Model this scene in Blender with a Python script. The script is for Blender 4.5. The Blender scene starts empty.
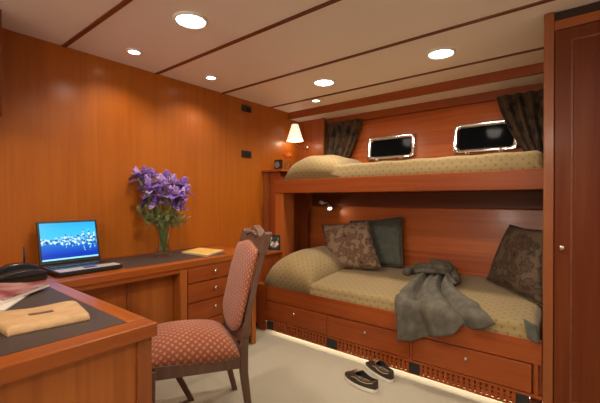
import bpy, bmesh, math, random
from mathutils import Vector, Matrix
random.seed(7)
C = bpy.context.scene.collection
PI = math.pi
H = 1.20
YAW, PIT, F = math.radians(38.39), math.radians(-0.34), 355.5
_f = Vector((-math.sin(YAW)*math.cos(PIT), math.cos(YAW)*math.cos(PIT), math.sin(PIT)))
_r = _f.cross(Vector((0, 0, 1))).normalized(); _u = _r.cross(_f)
CAM = Vector((0, 0, H))
def at(px, py, ax, val):
    """world point seen at a photo pixel, on the plane axis = val"""
    d = _f + _r*((px-300)/F) - _u*((py-201.5)/F)
    i = 'xyz'.index(ax)
    return CAM + d*((val-CAM[i])/d[i])

# ------------------------------------------------------------------ materials
def S(r, g, b):
    f = lambda c: (c/255/12.92) if c/255 <= .04045 else ((c/255+.055)/1.055)**2.4
    return (f(r), f(g), f(b), 1)
def mat(name, col=(.5, .5, .5, 1), rough=.5, metal=0, **kw):
    m = bpy.data.materials.new(name); m.use_nodes = True
    b = m.node_tree.nodes['Principled BSDF']
    b.inputs['Base Color'].default_value = col; b.inputs['Roughness'].default_value = rough; b.inputs['Metallic'].default_value = metal
    for k, v in kw.items(): b.inputs[k.replace('_', ' ')].default_value = v
    m.diffuse_color = col
    return m
def nt(m): return m.node_tree, m.node_tree.nodes['Principled BSDF']
def N(t, kind, **ins):
    n = t.nodes.new('ShaderNode'+kind)
    for k, v in ins.items(): n.inputs[k].default_value = v
    return n
def ramp(t, stops):
    n = t.nodes.new('ShaderNodeValToRGB'); e = n.color_ramp.elements
    while len(e) < len(stops): e.new(.5)
    for x, (p, c) in zip(e, stops): x.position = p; x.color = c
    return n
def wood(name, light, dark, grain='z', rough=.3, coat=.25, boards=0, sc=1.0, spec=.3):
    m = mat(name, light, rough+.08, Coat_Weight=coat*.5, Coat_Roughness=.16, Specular_IOR_Level=spec); t, b = nt(m); L = t.links.new
    tc = t.nodes.new('ShaderNodeTexCoord'); mp = t.nodes.new('ShaderNodeMapping')
    s = [26*sc, 26*sc, 26*sc]; s['xyz'.index(grain)] = 1.1*sc; mp.inputs['Scale'].default_value = s
    L(tc.outputs['Object'], mp.inputs['Vector'])
    n1 = N(t, 'TexNoise', Scale=1.0, Detail=6, Roughness=.6, Distortion=.5); L(mp.outputs[0], n1.inputs['Vector'])
    mp2 = t.nodes.new('ShaderNodeMapping'); s2 = [3.2, 3.2, 3.2]; s2['xyz'.index(grain)] = .35; mp2.inputs['Scale'].default_value = s2
    L(tc.outputs['Object'], mp2.inputs['Vector'])
    n2 = N(t, 'TexNoise', Scale=1.0, Detail=3); L(mp2.outputs[0], n2.inputs['Vector'])
    mx = N(t, 'Math'); mx.operation = 'MULTIPLY_ADD'; mx.inputs[1].default_value = .55; L(n1.outputs[0], mx.inputs[0])
    m2 = N(t, 'Math'); m2.operation = 'MULTIPLY'; m2.inputs[1].default_value = .45; L(n2.outputs[0], m2.inputs[0]); L(m2.outputs[0], mx.inputs[2])
    last = mx.outputs[0]
    if boards:
        sx = t.nodes.new('ShaderNodeSeparateXYZ'); L(tc.outputs['Object'], sx.inputs[0])
        fl = N(t, 'Math'); fl.operation = 'MULTIPLY'; fl.inputs[1].default_value = boards
        L(sx.outputs[2 if grain != 'z' else 1], fl.inputs[0])
        f2 = N(t, 'Math'); f2.operation = 'FLOOR'; L(fl.outputs[0], f2.inputs[0])
        wn = t.nodes.new('ShaderNodeTexWhiteNoise'); wn.noise_dimensions = '1D'; L(f2.outputs[0], wn.inputs['W'])
        ma = N(t, 'Math'); ma.operation = 'MULTIPLY_ADD'; ma.inputs[1].default_value = .22; L(wn.outputs[0], ma.inputs[0])
        sb = N(t, 'Math'); sb.operation = 'SUBTRACT'; sb.inputs[1].default_value = .11; L(last, sb.inputs[0]); L(sb.outputs[0], ma.inputs[2]); last = ma.outputs[0]
    r = ramp(t, [(.32, dark), (.62, light)]); L(last, r.inputs[0]); L(r.outputs[0], b.inputs['Base Color'])
    bp = N(t, 'Bump', Strength=.04, Distance=.01); L(n1.outputs[0], bp.inputs['Height']); L(bp.outputs[0], b.inputs['Normal'])
    return m
def fabric(name, base, spot, nx, ny, rad=.3, rough=.9, mottle=.25, spot2=None):
    """staggered motif over the UV map, counted in motifs per metre"""
    m = mat(name, base, rough, Sheen_Weight=.2); t, b = nt(m); L = t.links.new
    uv = t.nodes.new('ShaderNodeUVMap'); mp = t.nodes.new('ShaderNodeMapping'); mp.inputs['Scale'].default_value = (nx, ny, 1)
    L(uv.outputs[0], mp.inputs['Vector'])
    def dots(off):
        a = t.nodes.new('ShaderNodeVectorMath'); a.operation = 'ADD'; a.inputs[1].default_value = off; L(mp.outputs[0], a.inputs[0])
        fr = t.nodes.new('ShaderNodeVectorMath'); fr.operation = 'FRACTION'; L(a.outputs[0], fr.inputs[0])
        ds = t.nodes.new('ShaderNodeVectorMath'); ds.operation = 'DISTANCE'; ds.inputs[1].default_value = (.5, .5, 0); L(fr.outputs[0], ds.inputs[0])
        return ds.outputs['Value']
    mn = N(t, 'Math'); mn.operation = 'MINIMUM'; L(dots((0, 0, 0)), mn.inputs[0]); L(dots((.5, .5, 0)), mn.inputs[1])
    tc = t.nodes.new('ShaderNodeTexCoord')
    nz = N(t, 'TexNoise', Scale=60, Detail=3); L(tc.outputs['Object'], nz.inputs['Vector'])
    ad = N(t, 'Math'); ad.operation = 'MULTIPLY_ADD'; ad.inputs[1].default_value = .25; L(nz.outputs[0], ad.inputs[0]); L(mn.outputs[0], ad.inputs[2])
    r = ramp(t, [(rad+.08, spot), (rad+.2, base)])
    if spot2: r = ramp(t, [(rad*.5, spot2), (rad*.5+.08, spot), (rad+.08, spot), (rad+.2, base)])
    L(ad.outputs[0], r.inputs[0])
    mixn = t.nodes.new('ShaderNodeMix'); mixn.data_type = 'RGBA'; mixn.blend_type = 'MULTIPLY'; mixn.inputs[0].default_value = mottle
    n2 = N(t, 'TexNoise', Scale=180, Detail=2); L(tc.outputs['Object'], n2.inputs['Vector'])
    L(r.outputs[0], mixn.inputs[6]); L(n2.outputs[0], mixn.inputs[7]); L(mixn.outputs[2], b.inputs['Base Color'])
    bp = N(t, 'Bump', Strength=.15, Distance=.004); L(n2.outputs[0], bp.inputs['Height']); L(bp.outputs[0], b.inputs['Normal'])
    return m
def noisy(name, c1, c2, scale, rough=.85, bump=.3, detail=4, lo=.35, hi=.65, dist=.006):
    m = mat(name, c1, rough); t, b = nt(m); L = t.links.new
    tc = t.nodes.new('ShaderNodeTexCoord'); n = N(t, 'TexNoise', Scale=scale, Detail=detail); L(tc.outputs['Object'], n.inputs['Vector'])
    r = ramp(t, [(lo, c1), (hi, c2)]); L(n.outputs[0], r.inputs[0]); L(r.outputs[0], b.inputs['Base Color'])
    bp = N(t, 'Bump', Strength=bump, Distance=dist); L(n.outputs[0], bp.inputs['Height']); L(bp.outputs[0], b.inputs['Normal'])
    return m
def emit(name, col, st):
    m = mat(name, col, .5, Emission_Color=col, Emission_Strength=st); return m
def kilim(name, ground, stops, sx, sy):
    m = mat(name, ground, .95); t, b = nt(m); L = t.links.new
    uv = t.nodes.new('ShaderNodeUVMap'); mp = t.nodes.new('ShaderNodeMapping'); mp.inputs['Scale'].default_value = (sx, sy, 1); L(uv.outputs[0], mp.inputs['Vector'])
    v = N(t, 'TexVoronoi', Scale=1.0, Randomness=.8); L(mp.outputs[0], v.inputs['Vector'])
    tc = t.nodes.new('ShaderNodeTexCoord'); n = N(t, 'TexNoise', Scale=22, Detail=6); L(tc.outputs['Object'], n.inputs['Vector'])
    a = N(t, 'Math'); a.operation = 'MULTIPLY_ADD'; a.inputs[1].default_value = .75; L(n.outputs[0], a.inputs[0])
    s = N(t, 'Math'); s.operation = 'MULTIPLY'; s.inputs[1].default_value = .5; L(v.outputs['Distance'], s.inputs[0]); L(s.outputs[0], a.inputs[2])
    r = ramp(t, stops); L(a.outputs[0], r.inputs[0]); L(r.outputs[0], b.inputs['Base Color'])
    bp = N(t, 'Bump', Strength=.4, Distance=.006); L(n.outputs[0], bp.inputs['Height']); L(bp.outputs[0], b.inputs['Normal'])
    return m

OR_L, OR_D = (.42, .118, .010, 1), (.32, .081, .007, 1)      # orange varnished panelling
RD_L, RD_D = (.33, .076, .015, 1), (.20, .039, .008, 1)      # redder joinery
W_wall = wood('panel_wood', OR_L, OR_D, 'z', .33, .35)
Wz = wood('joinery_vertical', RD_L, RD_D, 'z', .3, .2, spec=.22)
Wx = wood('joinery_along', RD_L, RD_D, 'x', .3, .2, spec=.22)
Wy = wood('joinery_deep', RD_L, RD_D, 'y', .3, .2, spec=.22)
Wdz = wood('desk_wood_vertical', (.42, .128, .022, 1), (.27, .070, .011, 1), 'z', .3, .3)
Wdx = wood('desk_wood_along', (.36, .093, .015, 1), (.24, .053, .008, 1), 'x', .25, .4)
Wdy = wood('desk_wood_deep', (.36, .093, .015, 1), (.24, .053, .008, 1), 'y', .25, .4)
Whull = wood('hull_planking', (.56, .140, .026, 1), (.33, .064, .013, 1), 'x', .3, .4, boards=7)
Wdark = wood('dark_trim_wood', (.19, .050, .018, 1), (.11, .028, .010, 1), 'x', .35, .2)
Wgap = mat('shadow_gap', (.03, .012, .008, 1), .8)
Wward = wood('wardrobe_wood', (.155, .040, .010, 1), (.10, .014, .004, 1), 'z', .33, .05, spec=.12)
Wstile = wood('wardrobe_stile_wood', (.30, .090, .022, 1), (.21, .057, .014, 1), 'z', .33, .25)
Wpost_lit = wood('post_wood_lit', (.44, .125, .028, 1), (.31, .075, .016, 1), 'z', .3, .2, spec=.22)  # joinery colour lightened to paint in the light on the jamb
Wwal = wood('walnut', (.150, .080, .052, 1), (.070, .034, .022, 1), 'z', .35, .3)
M_ceil = mat('ceiling_panel', (.92, .86, .82, 1), .55)
M_cream = mat('cream_paint', (.62, .57, .51, 1), .6)
M_carpet = noisy('carpet', (.37, .335, .25, 1), (.45, .41, .31, 1), 160, 1, .6, 3)
M_chrome = mat('chrome', (.8, .8, .8, 1), .12, 1)
M_satin = mat('satin_steel', (.85, .83, .80, 1), .35, .6)
M_nickel = mat('nickel', (.62, .58, .52, 1), .25, 1)
M_black = mat('black_plastic', (.012, .012, .013, 1), .4)
M_blackgloss = mat('black_gloss', (.02, .021, .024, 1), .18)
M_night = mat('night_glass', (.006, .007, .009, 1), .08, Specular_IOR_Level=.02)
M_white = mat('white_enamel', (.8, .78, .74, 1), .4)
M_lit = emit('lamp_lens', (1, .92, .80, 1), 12)
M_litsmall = emit('small_lamp_lens', (1, .88, .70, 1), 10)
M_leather = noisy('blotter_leather', (.045, .032, .028, 1), (.060, .044, .038, 1), 300, .5, .1)
M_tan = noisy('tan_leather', (.52, .32, .15, 1), (.62, .40, .20, 1), 25, .55, .1)
M_tandark = mat('embossed_leather', (.16, .085, .04, 1), .6)
M_spread = fabric('gold_bedspread', (.31, .222, .090, 1), (.19, .128, .048, 1), 16, 16, .09)
M_hem = mat('gold_hem', (.17, .115, .05, 1), .9)
M_chair = fabric('chair_fabric', (.32, .080, .036, 1), (.52, .24, .125, 1), 27, 27, .19, .9, .3)
M_jacket = noisy('coat_cloth', (.080, .072, .054, 1), (.130, .117, .088, 1), 18, .95, .25)
M_green = noisy('sage_cloth', (.085, .09, .072, 1), (.11, .115, .092, 1), 30, .95, .1)
M_kilim = kilim('woven_brown', (.2, .1, .06, 1), [(.38, (.060, .026, .018, 1)), (.46, (.13, .07, .042, 1)), (.55, (.19, .115, .07, 1)), (.62, (.10, .048, .03, 1)), (.70, (.26, .18, .115, 1))], 15, 15)
M_rug = kilim('woven_dark', (.1, .05, .03, 1), [(.40, (.030, .014, .012, 1)), (.48, (.085, .032, .02, 1)), (.56, (.11, .062, .032, 1)), (.62, (.03, .03, .022, 1)), (.72, (.13, .085, .05, 1))], 14, 14)
M_curtain = kilim('curtain_cloth', (.05, .03, .02, 1), [(.38, (.007, .006, .007, 1)), (.52, (.026, .015, .010, 1)), (.68, (.080, .046, .024, 1))], 16, 8)
M_shoe = noisy('dark_brown_leather', (.026, .018, .013, 1), (.042, .029, .02, 1), 60, .4, .1)
M_sole = mat('white_sole', (.75, .72, .64, 1), .6)
M_lace = mat('tan_lace', (.42, .28, .14, 1), .8)
def thin_glass(name, tint, k):
    m = bpy.data.materials.new(name); m.use_nodes = True; t = m.node_tree; t.nodes.remove(t.nodes['Principled BSDF'])
    tr = N(t, 'BsdfTransparent', Color=tint); gl = N(t, 'BsdfGlossy', Roughness=.03); lw = N(t, 'LayerWeight', Blend=.5); fr = N(t, 'Math'); fr.operation = 'POWER'; fr.inputs[1].default_value = k; t.links.new(lw.outputs['Facing'], fr.inputs[0]); mx = t.nodes.new('ShaderNodeMixShader')
    t.links.new(fr.outputs[0], mx.inputs[0]); t.links.new(tr.outputs[0], mx.inputs[1]); t.links.new(gl.outputs[0], mx.inputs[2])
    t.links.new(mx.outputs[0], t.nodes['Material Output'].inputs['Surface']); return m
M_glass = thin_glass('clear_glass', (.97, .98, .96, 1), 1.4)
M_water = thin_glass('water', (.94, .96, .92, 1), 7)
M_stem = mat('stem_green', (.16, .24, .07, 1), .5)
M_leaf = noisy('leaf_green', (.16, .22, .07, 1), (.36, .40, .18, 1), 25, .55, .1)
M_iris = noisy('iris_violet', (.20, .095, .42, 1), (.54, .40, .72, 1), 40, .6, .05)
M_irisd = noisy('iris_deep', (.11, .05, .30, 1), (.25, .12, .48, 1), 40, .6, .05)
M_yellow = mat('iris_gold', (.8, .5, .05, 1), .6)
M_envelope = mat('yellow_paper', (.72, .46, .12, 1), .7)
M_paper = mat('white_paper', (.74, .70, .62, 1), .7)
M_maroon = noisy('mauve_cover', (.24, .055, .075, 1), (.52, .30, .28, 1), 9, .35, 0, lo=.42, hi=.6)
M_orangef = mat('orange_petal', (.85, .22, .04, 1), .6)
M_shade = mat('lamp_shade', (.85, .80, .70, 1), .8, Emission_Color=(1, .84, .62, 1), Emission_Strength=.9)

# ------------------------------------------------------------------ mesh helpers
def box(bm, x0, x1, y0, y1, z0, z1, bev=.0, M=None):
    g = bmesh.ops.create_cube(bm, size=1)
    vs = g['verts']
    for v in vs: v.co = Vector((x0+(x1-x0)*(v.co.x+.5), y0+(y1-y0)*(v.co.y+.5), z0+(z1-z0)*(v.co.z+.5)))
    if bev:
        es = list({e for v in vs for e in v.link_edges})
        r = bmesh.ops.bevel(bm, geom=es, offset=bev, segments=2, profile=.6, affect='EDGES')
        vs = list({v for f in r['faces'] for v in f.verts} | {v for v in vs if v.is_valid})
    if M is not None:
        for v in vs: v.co = M @ v.co
    return bm
def B(*a, **k): return box(bmesh.new(), *a, **k)
def prism(bm, pts, z0, z1, M=None):
    """polygon pts (x, y) extruded from z0 to z1"""
    lo = [bm.verts.new((p[0], p[1], z0)) for p in pts]; hi = [bm.verts.new((p[0], p[1], z1)) for p in pts]
    n = len(pts)
    bm.faces.new(lo[::-1]); bm.faces.new(hi)
    for i in range(n): bm.faces.new((lo[i], lo[(i+1) % n], hi[(i+1) % n], hi[i]))
    if M is not None:
        for v in lo+hi: v.co = M @ v.co
    bmesh.ops.recalc_face_normals(bm, faces=bm.faces)
    return bm
def tube(bm, pts, r, seg=8, flat=1.0, caps=True):
    pts = [Vector(p) for p in pts]; n = len(pts)
    rs = r if isinstance(r, (list, tuple)) else [r]*n
    rings = []; ref = None
    for i, p in enumerate(pts):
        d = (pts[min(i+1, n-1)]-pts[max(i-1, 0)]).normalized()
        if ref is None: ref = Vector((0, 0, 1)) if abs(d.z) < .9 else Vector((1, 0, 0))
        a = (ref - d*ref.dot(d)).normalized(); b = d.cross(a); ref = a
        rings.append([bm.verts.new(p + (a*math.cos(2*PI*k/seg)*flat + b*math.sin(2*PI*k/seg))*rs[i]) for k in range(seg)])
    for i in range(n-1):
        for k in range(seg): bm.faces.new((rings[i][k], rings[i][(k+1) % seg], rings[i+1][(k+1) % seg], rings[i+1][k]))
    if caps: bm.faces.new(rings[0][::-1]); bm.faces.new(rings[-1])
    bmesh.ops.recalc_face_normals(bm, faces=bm.faces)
    return bm
def sweep(bm, pts, secs, caps=True):
    """rectangular bar through pts; secs = (half vector a, half vector b) per point"""
    rings = []
    for p, (a, b) in zip(pts, secs):
        p, a, b = Vector(p), Vector(a), Vector(b)
        rings.append([bm.verts.new(p+q) for q in (a+b, b-a, -a-b, a-b)])
    for i in range(len(rings)-1):
        for k in range(4): bm.faces.new((rings[i][k], rings[i][(k+1) % 4], rings[i+1][(k+1) % 4], rings[i+1][k]))
    if caps: bm.faces.new(rings[0][::-1]); bm.faces.new(rings[-1])
    bmesh.ops.recalc_face_normals(bm, faces=bm.faces)
    return bm
def lathe(bm, prof, c, seg=24, M=None):
    rings = []; c = Vector(c)
    for r, z in prof:
        if r < 1e-5: rings.append([bm.verts.new((0, 0, z))])
        else: rings.append([bm.verts.new((r*math.cos(2*PI*k/seg), r*math.sin(2*PI*k/seg), z)) for k in range(seg)])
    for a, b in zip(rings, rings[1:]):
        for k in range(seg):
            q = [a[k % len(a)], a[(k+1) % len(a)], b[(k+1) % len(b)], b[k % len(b)]]
            u = []
            for v in q:
                if v not in u: u.append(v)
            if len(u) > 2: bm.faces.new(u)
    for ring in rings:
        for v in ring: v.co = (M @ v.co if M is not None else v.co) + c
    bmesh.ops.recalc_face_normals(bm, faces=bm.faces)
    return bm
def surf(bm, fn, nu, nv, uvs=None):
    """grid surface fn(s, t), 0..1; the uv map in metres along both directions"""
    uvl = bm.loops.layers.uv.verify()
    P = [[Vector(fn(i/nu, j/nv)) for j in range(nv+1)] for i in range(nu+1)]
    V = [[bm.verts.new(p) for p in row] for row in P]
    mj = nv//2; mi = nu//2
    U = [[0]*(nv+1) for _ in range(nu+1)]; W = [[0]*(nv+1) for _ in range(nu+1)]
    for j in range(nv+1):
        for i in range(1, nu+1): U[i][j] = U[i-1][j] + (P[i][j]-P[i-1][j]).length
    for i in range(nu+1):
        for j in range(1, nv+1): W[i][j] = W[i][j-1] + (P[i][j]-P[i][j-1]).length
    uu = [U[i][mj] for i in range(nu+1)]; ww = [W[mi][j] for j in range(nv+1)]
    for i in range(nu):
        for j in range(nv):
            f = bm.faces.new((V[i][j], V[i+1][j], V[i+1][j+1], V[i][j+1]))
            for l, (a, b) in zip(f.loops, ((i, j), (i+1, j), (i+1, j+1), (i, j+1))):
                l[uvl].uv = (uu[a], ww[b]) if uvs is None else uvs(a/nu, b/nv)
    return bm
def base_of(p):
    L = Vector((0, 0, 0))
    while p is not None: L = L + p.location; p = p.parent
    return L
def obj(name, bm, m, parent=None, smooth=False, sub=0, solid=0, bev=0):
    me = bpy.data.meshes.new(name)
    if parent is not None: bmesh.ops.translate(bm, verts=bm.verts, vec=-base_of(parent))
    bm.to_mesh(me); bm.free()
    if smooth:
        for p in me.polygons: p.use_smooth = True
    me.materials.append(m)
    o = bpy.data.objects.new(name, me); C.objects.link(o); o.parent = parent
    if solid:
        q = o.modifiers.new('s', 'SOLIDIFY'); q.thickness = solid; q.offset = 0
    if bev:
        q = o.modifiers.new('b', 'BEVEL'); q.width = bev; q.segments = 2; q.limit_method = 'ANGLE'
    if sub:
        q = o.modifiers.new('u', 'SUBSURF'); q.levels = sub; q.render_levels = sub
    return o
def tag(o, label, cat, group=None):
    o['label'] = label; o['category'] = cat
    if group: o['group'] = group
    return o
def thing(name, loc, label, cat, group=None):
    o = bpy.data.objects.new(name, None); C.objects.link(o); o.location = loc; o.empty_display_size = .05
    return tag(o, label, cat, group)
def struct(name, bm, m, parent=None, **k):
    o = obj(name, bm, m, parent, **k)
    if parent is None: o['kind'] = 'structure'
    return o
def dup(root, loc, label=None, rot=None, scale=None):
    r = root.copy(); C.objects.link(r); r.location = loc
    if rot is not None: r.rotation_euler = rot
    if scale is not None: r.scale = scale
    if label: r['label'] = label
    for ch in list(root.children):
        c = ch.copy(); C.objects.link(c); c.parent = r
        for g in list(ch.children):
            d = g.copy(); C.objects.link(d); d.parent = c
    return r

# ------------------------------------------------------------------ setting
XW, ZC, YB = -2.68, 2.21, 2.35
XR, YN, YU, XE = 1.15, -2.6, 2.68, -.165
def hull_y(z): return 3.28 + (z-.3)*.12
struct('floor', B(XW-.1, XR+.1, YN-.1, 3.8, -.05, 0), M_carpet)
struct('wall_left', B(XW-.06, XW, YN-.1, 3.8, 0, ZC+.05), W_wall)
struct('wall_right', B(XR, XR+.06, YN-.1, 3.8, 0, ZC+.05), M_cream)
struct('wall_near', B(XW, XR, YN-.06, YN, 0, ZC+.05), M_cream)
struct('ceiling', B(XW-.06, XR+.06, YN-.1, 3.17, ZC, ZC+.05), M_ceil)
bm = bmesh.new()
prism(bm, [(hull_y(0), 0), (hull_y(2.2), 2.2), (hull_y(2.2)+.05, 2.2), (hull_y(0)+.05, 0)], XW, XR, Matrix(((0, 0, 1, 0), (1, 0, 0, 0), (0, 1, 0, 0), (0, 0, 0, 1))))
struct('wall_far', bm, Whull)
for i, y in enumerate((.224, .874, 1.526, 2.196, 2.863)):
    struct('trim_%d' % (i+1), B(XW, XR if y < 2.3 else XR, y-.014, y+.014, ZC-.007, ZC+.002, .002), Wdark)
struct('trim_6', B(XW, XR, 3.165, 3.20, 2.135, ZC+.01, .004), Wx)                          # beam
struct('ceiling_soffit', B(XW, XR, 3.19, 3.56, 2.135, 2.17), M_ceil)
struct('trim_7', B(-2.33, XR, 3.44, 3.52, 2.06, 2.137, .004), Wx)                         # cornice at the hull
struct('wall_alcove', B(XW, -2.33, 3.37, 3.43, 1.3, 2.137), Wz)
struct('trim_8', B(-2.345, -2.315, 3.355, 3.40, 1.3, 2.137, .004), Wstile)

# portholes
def porthole(n, x0, x1, z0, z1):
    a = math.atan(.12)
    Mx = Matrix.Translation(Vector((0, hull_y((z0+z1)/2), (z0+z1)/2))) @ Matrix.Rotation(-a, 4, 'X')
    cx, w, h = (x0+x1)/2, (x1-x0)/2, (z1-z0)/2
    def rr(w, h, r):
        pts = []
        for qx, qz, a0 in ((1, 1, 0), (-1, 1, 90), (-1, -1, 180), (1, -1, 270)):
            for k in range(7):
                t = math.radians(a0+15*k); pts.append((cx+qx*(w-r)+r*math.cos(t), qz*(h-r)+r*math.sin(t)))
        return pts
    T = Mx @ Matrix(((1, 0, 0, 0), (0, 0, 1, 0), (0, 1, 0, 0), (0, 0, 0, 1)))
    bm = bmesh.new(); o, i2 = rr(w, h, .045), rr(w-.048, h-.044, .03); mid = rr(w-.014, h-.014, .04); n2 = len(o)
    R = [[bm.verts.new(T @ Vector((p[0], p[1], d))) for p in q] for q, d in ((o, 0), (o, -.026), (mid, -.042), (i2, -.030), (i2, -.004))]
    for a_, b_ in zip(R, R[1:]):
        for k in range(n2): bm.faces.new((a_[k], a_[(k+1) % n2], b_[(k+1) % n2], b_[k]))
    bmesh.ops.recalc_face_normals(bm, faces=bm.faces)
    fr = struct('window_%d' % n, bm, M_chrome, smooth=True)
    bm = bmesh.new(); prism(bm, rr(w-.042, h-.038, .03), -.009, -.004, T)
    obj('pane', bm, M_night, fr)
    for fx in (-.5, .5):
        bm = bmesh.new(); box(bm, cx+fx*w-.018, cx+fx*w+.018, -.055, -.02, -h-.008, -h+.022, .004, Mx)
        tube(bm, [Mx @ Vector((cx+fx*w, -.05, -h-.006)), Mx @ Vector((cx+fx*w, -.075, -h+.004))], .007)
        obj('latch', bm, M_chrome, fr)
porthole(1, -1.80, -1.275, 1.60, 1.858)
porthole(2, -.925, -.40, 1.60, 1.885)

# ------------------------------------------------------------------ ceiling lamps
def downlight(x, y, rad, mt, label, name, cat_group):
    t = thing(name, (x, y, ZC), label, 'ceiling light', cat_group)
    bm = bmesh.new(); lathe(bm, [(rad*.80, -.004), (rad*.84, -.012), (rad*.95, -.011), (rad, -.004), (rad, 0), (rad*.8, 0), (rad*.8, -.004)], (x, y, ZC), 32)
    obj('trim_ring', bm, M_white, t, True)
    bm = bmesh.new(); lathe(bm, [(0, -.010), (rad*.5, -.009), (rad*.82, -.004), (rad*.82, -.001), (0, -.001)], (x, y, ZC), 32)
    obj('lens', bm, mt, t, True)
    return t
def spot(name, loc, w, col=(1, .87, .73), ang=164, blend=.8, size=.07, tgt=None):
    l = bpy.data.lights.new(name, 'SPOT'); l.energy = w; l.color = col; l.spot_size = math.radians(ang); l.spot_blend = blend; l.shadow_soft_size = size
    o = bpy.data.objects.new(name, l); C.objects.link(o); o.location = loc
    if tgt is not None: o.rotation_euler = (Vector(tgt)-Vector(loc)).to_track_quat('-Z', 'Y').to_euler()
    return o
big = [(-1.728, 1.192, 'large round downlight in the ceiling nearest the desk, biggest in view'),
       (-.764, 2.531, 'large round downlight in the ceiling in front of the wardrobe end of the bunks'),
       (-1.741, 2.53, 'large round downlight in the ceiling above the head of the lower bunk')]
for x, y, l in big:
    downlight(x, y, .098, M_lit, l, 'downlight', 'large ceiling downlights')
for x, y in ((-1.728, 1.192), (-.764, 2.531), (-1.741, 2.53), (-.764, 1.192), (.2, 1.192)):  # last one is unseen, added for more bounce on the ceiling
    spot('downlight_lamp', (x, y, ZC-.03), 38)
for x, y in ((-1.2, -1.7), (-.3, -1.7)):
    l = bpy.data.lights.new('aft_lamp', 'POINT'); l.energy = 38; l.color = (1, .89, .75); l.shadow_soft_size = .10
    o = bpy.data.objects.new('aft_lamp', l); C.objects.link(o); o.location = (x, y, ZC-.16)
small = [(-2.392, 1.2, 'small round downlight close to the orange wall above the laptop'),
         (-2.401, 1.848, 'small round downlight close to the orange wall above the flower vase'),
         (-2.12, 2.937, 'small round downlight beside the ceiling beam above the wall lamp')]
for x, y, l in small:
    downlight(x, y, .047, M_litsmall, l, 'small_downlight', 'small ceiling downlights')
    spot('small_downlight_lamp', (x, y, ZC-.02), 13, (1, .80, .58), 130, .7, .03)

# ------------------------------------------------------------------ wardrobe
wd = thing('wardrobe', (.2, YB+.3, 0), 'tall dark reddish wooden wardrobe closing off the right end of the bunks', 'wardrobe')
obj('carcass', B(XE, 1.14, YB+.03, 3.2, 0, ZC-.002), Wward, wd)
obj('corner_post', B(XE, -.118, YB, YB+.06, 0, ZC-.002, .004), Wstile, wd)
obj('top_rail', B(-.118, 1.14, YB+.004, YB+.04, 2.108, 2.158, .003), Wdx, wd)
obj('header', B(-.118, 1.14, YB+.018, YB+.04, 2.158, ZC-.002), Wgap, wd)
obj('plinth', B(-.118, 1.14, YB+.004, YB+.04, 0, .045), Wward, wd)
dr = obj('door', B(-.114, .52, YB-.004, YB+.028, .05, 2.102, .003), Wward, wd)
bm = bmesh.new()
for a in ((-.047, -.036, .14, 2.03), (.44, .451, .14, 2.03)): box(bm, a[0], a[1], YB-.007, YB, a[2], a[3], .002)
for z in (.129, 2.03): box(bm, -.047, .451, YB-.007, YB, z, z+.011, .002)
obj('moulding', bm, Wdark, dr)
obj('panel', B(-.036, .44, YB-.0065, YB, .14, 2.03, .003), Wward, dr)
bm = bmesh.new(); lathe(bm, [(.005, 0), (.006, .012), (.013, .018), (.014, .024), (.009, .030), (0, .031)], (-.081, YB-.004, .945), 16, Matrix.Rotation(PI/2, 4, 'X'))
obj('knob', bm, M_nickel, dr, True)
obj('door', B(.526, 1.12, YB-.004, YB+.028, .05, 2.102, .003), Wward, wd)

# ------------------------------------------------------------------ bunk bed
bk = thing('bunk_bed', (-1.24, 2.85, 0), 'built-in reddish wooden bunk bed with two berths and drawers below', 'bunk bed')
obj('base', B(-2.30, XE-.003, YB+.03, 3.22, .10, .36), Wx, bk)
obj('kick_board', B(-2.30, XE-.003, YB+.17, YB+.19, 0, .10), Wx, bk)
obj('lower_rail', B(-2.26, XE-.003, YB-.004, YB+.03, .285, .418, .006), Wx, bk)
bm = bmesh.new()
box(bm, -2.26, XE-.003, YB, YB+.03, .096, .112, .002)
for x in (-2.25, -1.578, -.903, -.195): box(bm, x-.010 if x > -2 else x-.01, x+.010, YB+.001, YB+.03, .112, .285, .002)
box(bm, -2.26, XE-.003, YB, YB+.014, .018, .028, .002)
obj('face_frame', bm, Wx, bk)
for x0, x1 in ((-2.238, -1.590), (-1.566, -.915), (-.891, -.215)):
    d = obj('drawer', B(x0, x1, YB-.003, YB+.03, .117, .279, .004), Wx, bk)
    bm = bmesh.new(); lathe(bm, [(.005, 0), (.005, .010), (.012, .016), (.013, .021), (.008, .027), (0, .028)], ((x0+x1)/2, YB-.003, .226), 14, Matrix.Rotation(PI/2, 4, 'X'))
    obj('knob', bm, M_nickel, d, True)
for x0, x1 in ((-2.16, -1.60), (-1.485, -.925), (-.835, -.30)):
    bm = bmesh.new(); n = 17; w = (x1-x0)/n
    for k in range(n+1): box(bm, x0+k*w-.010, x0+k*w+.010, YB+.002, YB+.018, .026, .096)
    for z in (.049, .073): box(bm, x0, x1, YB+.004, YB+.016, z-.006, z+.006)
    g = obj('vent_grille', bm, Wx, bk)
    obj('backing', B(x0, x1, YB+.022, YB+.028, .026, .096), Wgap, g)
for x0, x1 in ((-2.245, -2.168), (-1.592, -1.495), (-.917, -.843), (-.292, -.225)):
    obj('vent_cover', B(x0, x1, YB-.002, YB+.03, .024, .098, .003), M_black, bk)
obj('post', B(-2.365, -2.262, YB-.012, YB+.06, 0, .424, .006), Wz, bk)
obj('end_panel', B(-2.34, -2.30, YB+.03, 3.2, .03, .40), Wy, bk)
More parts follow.
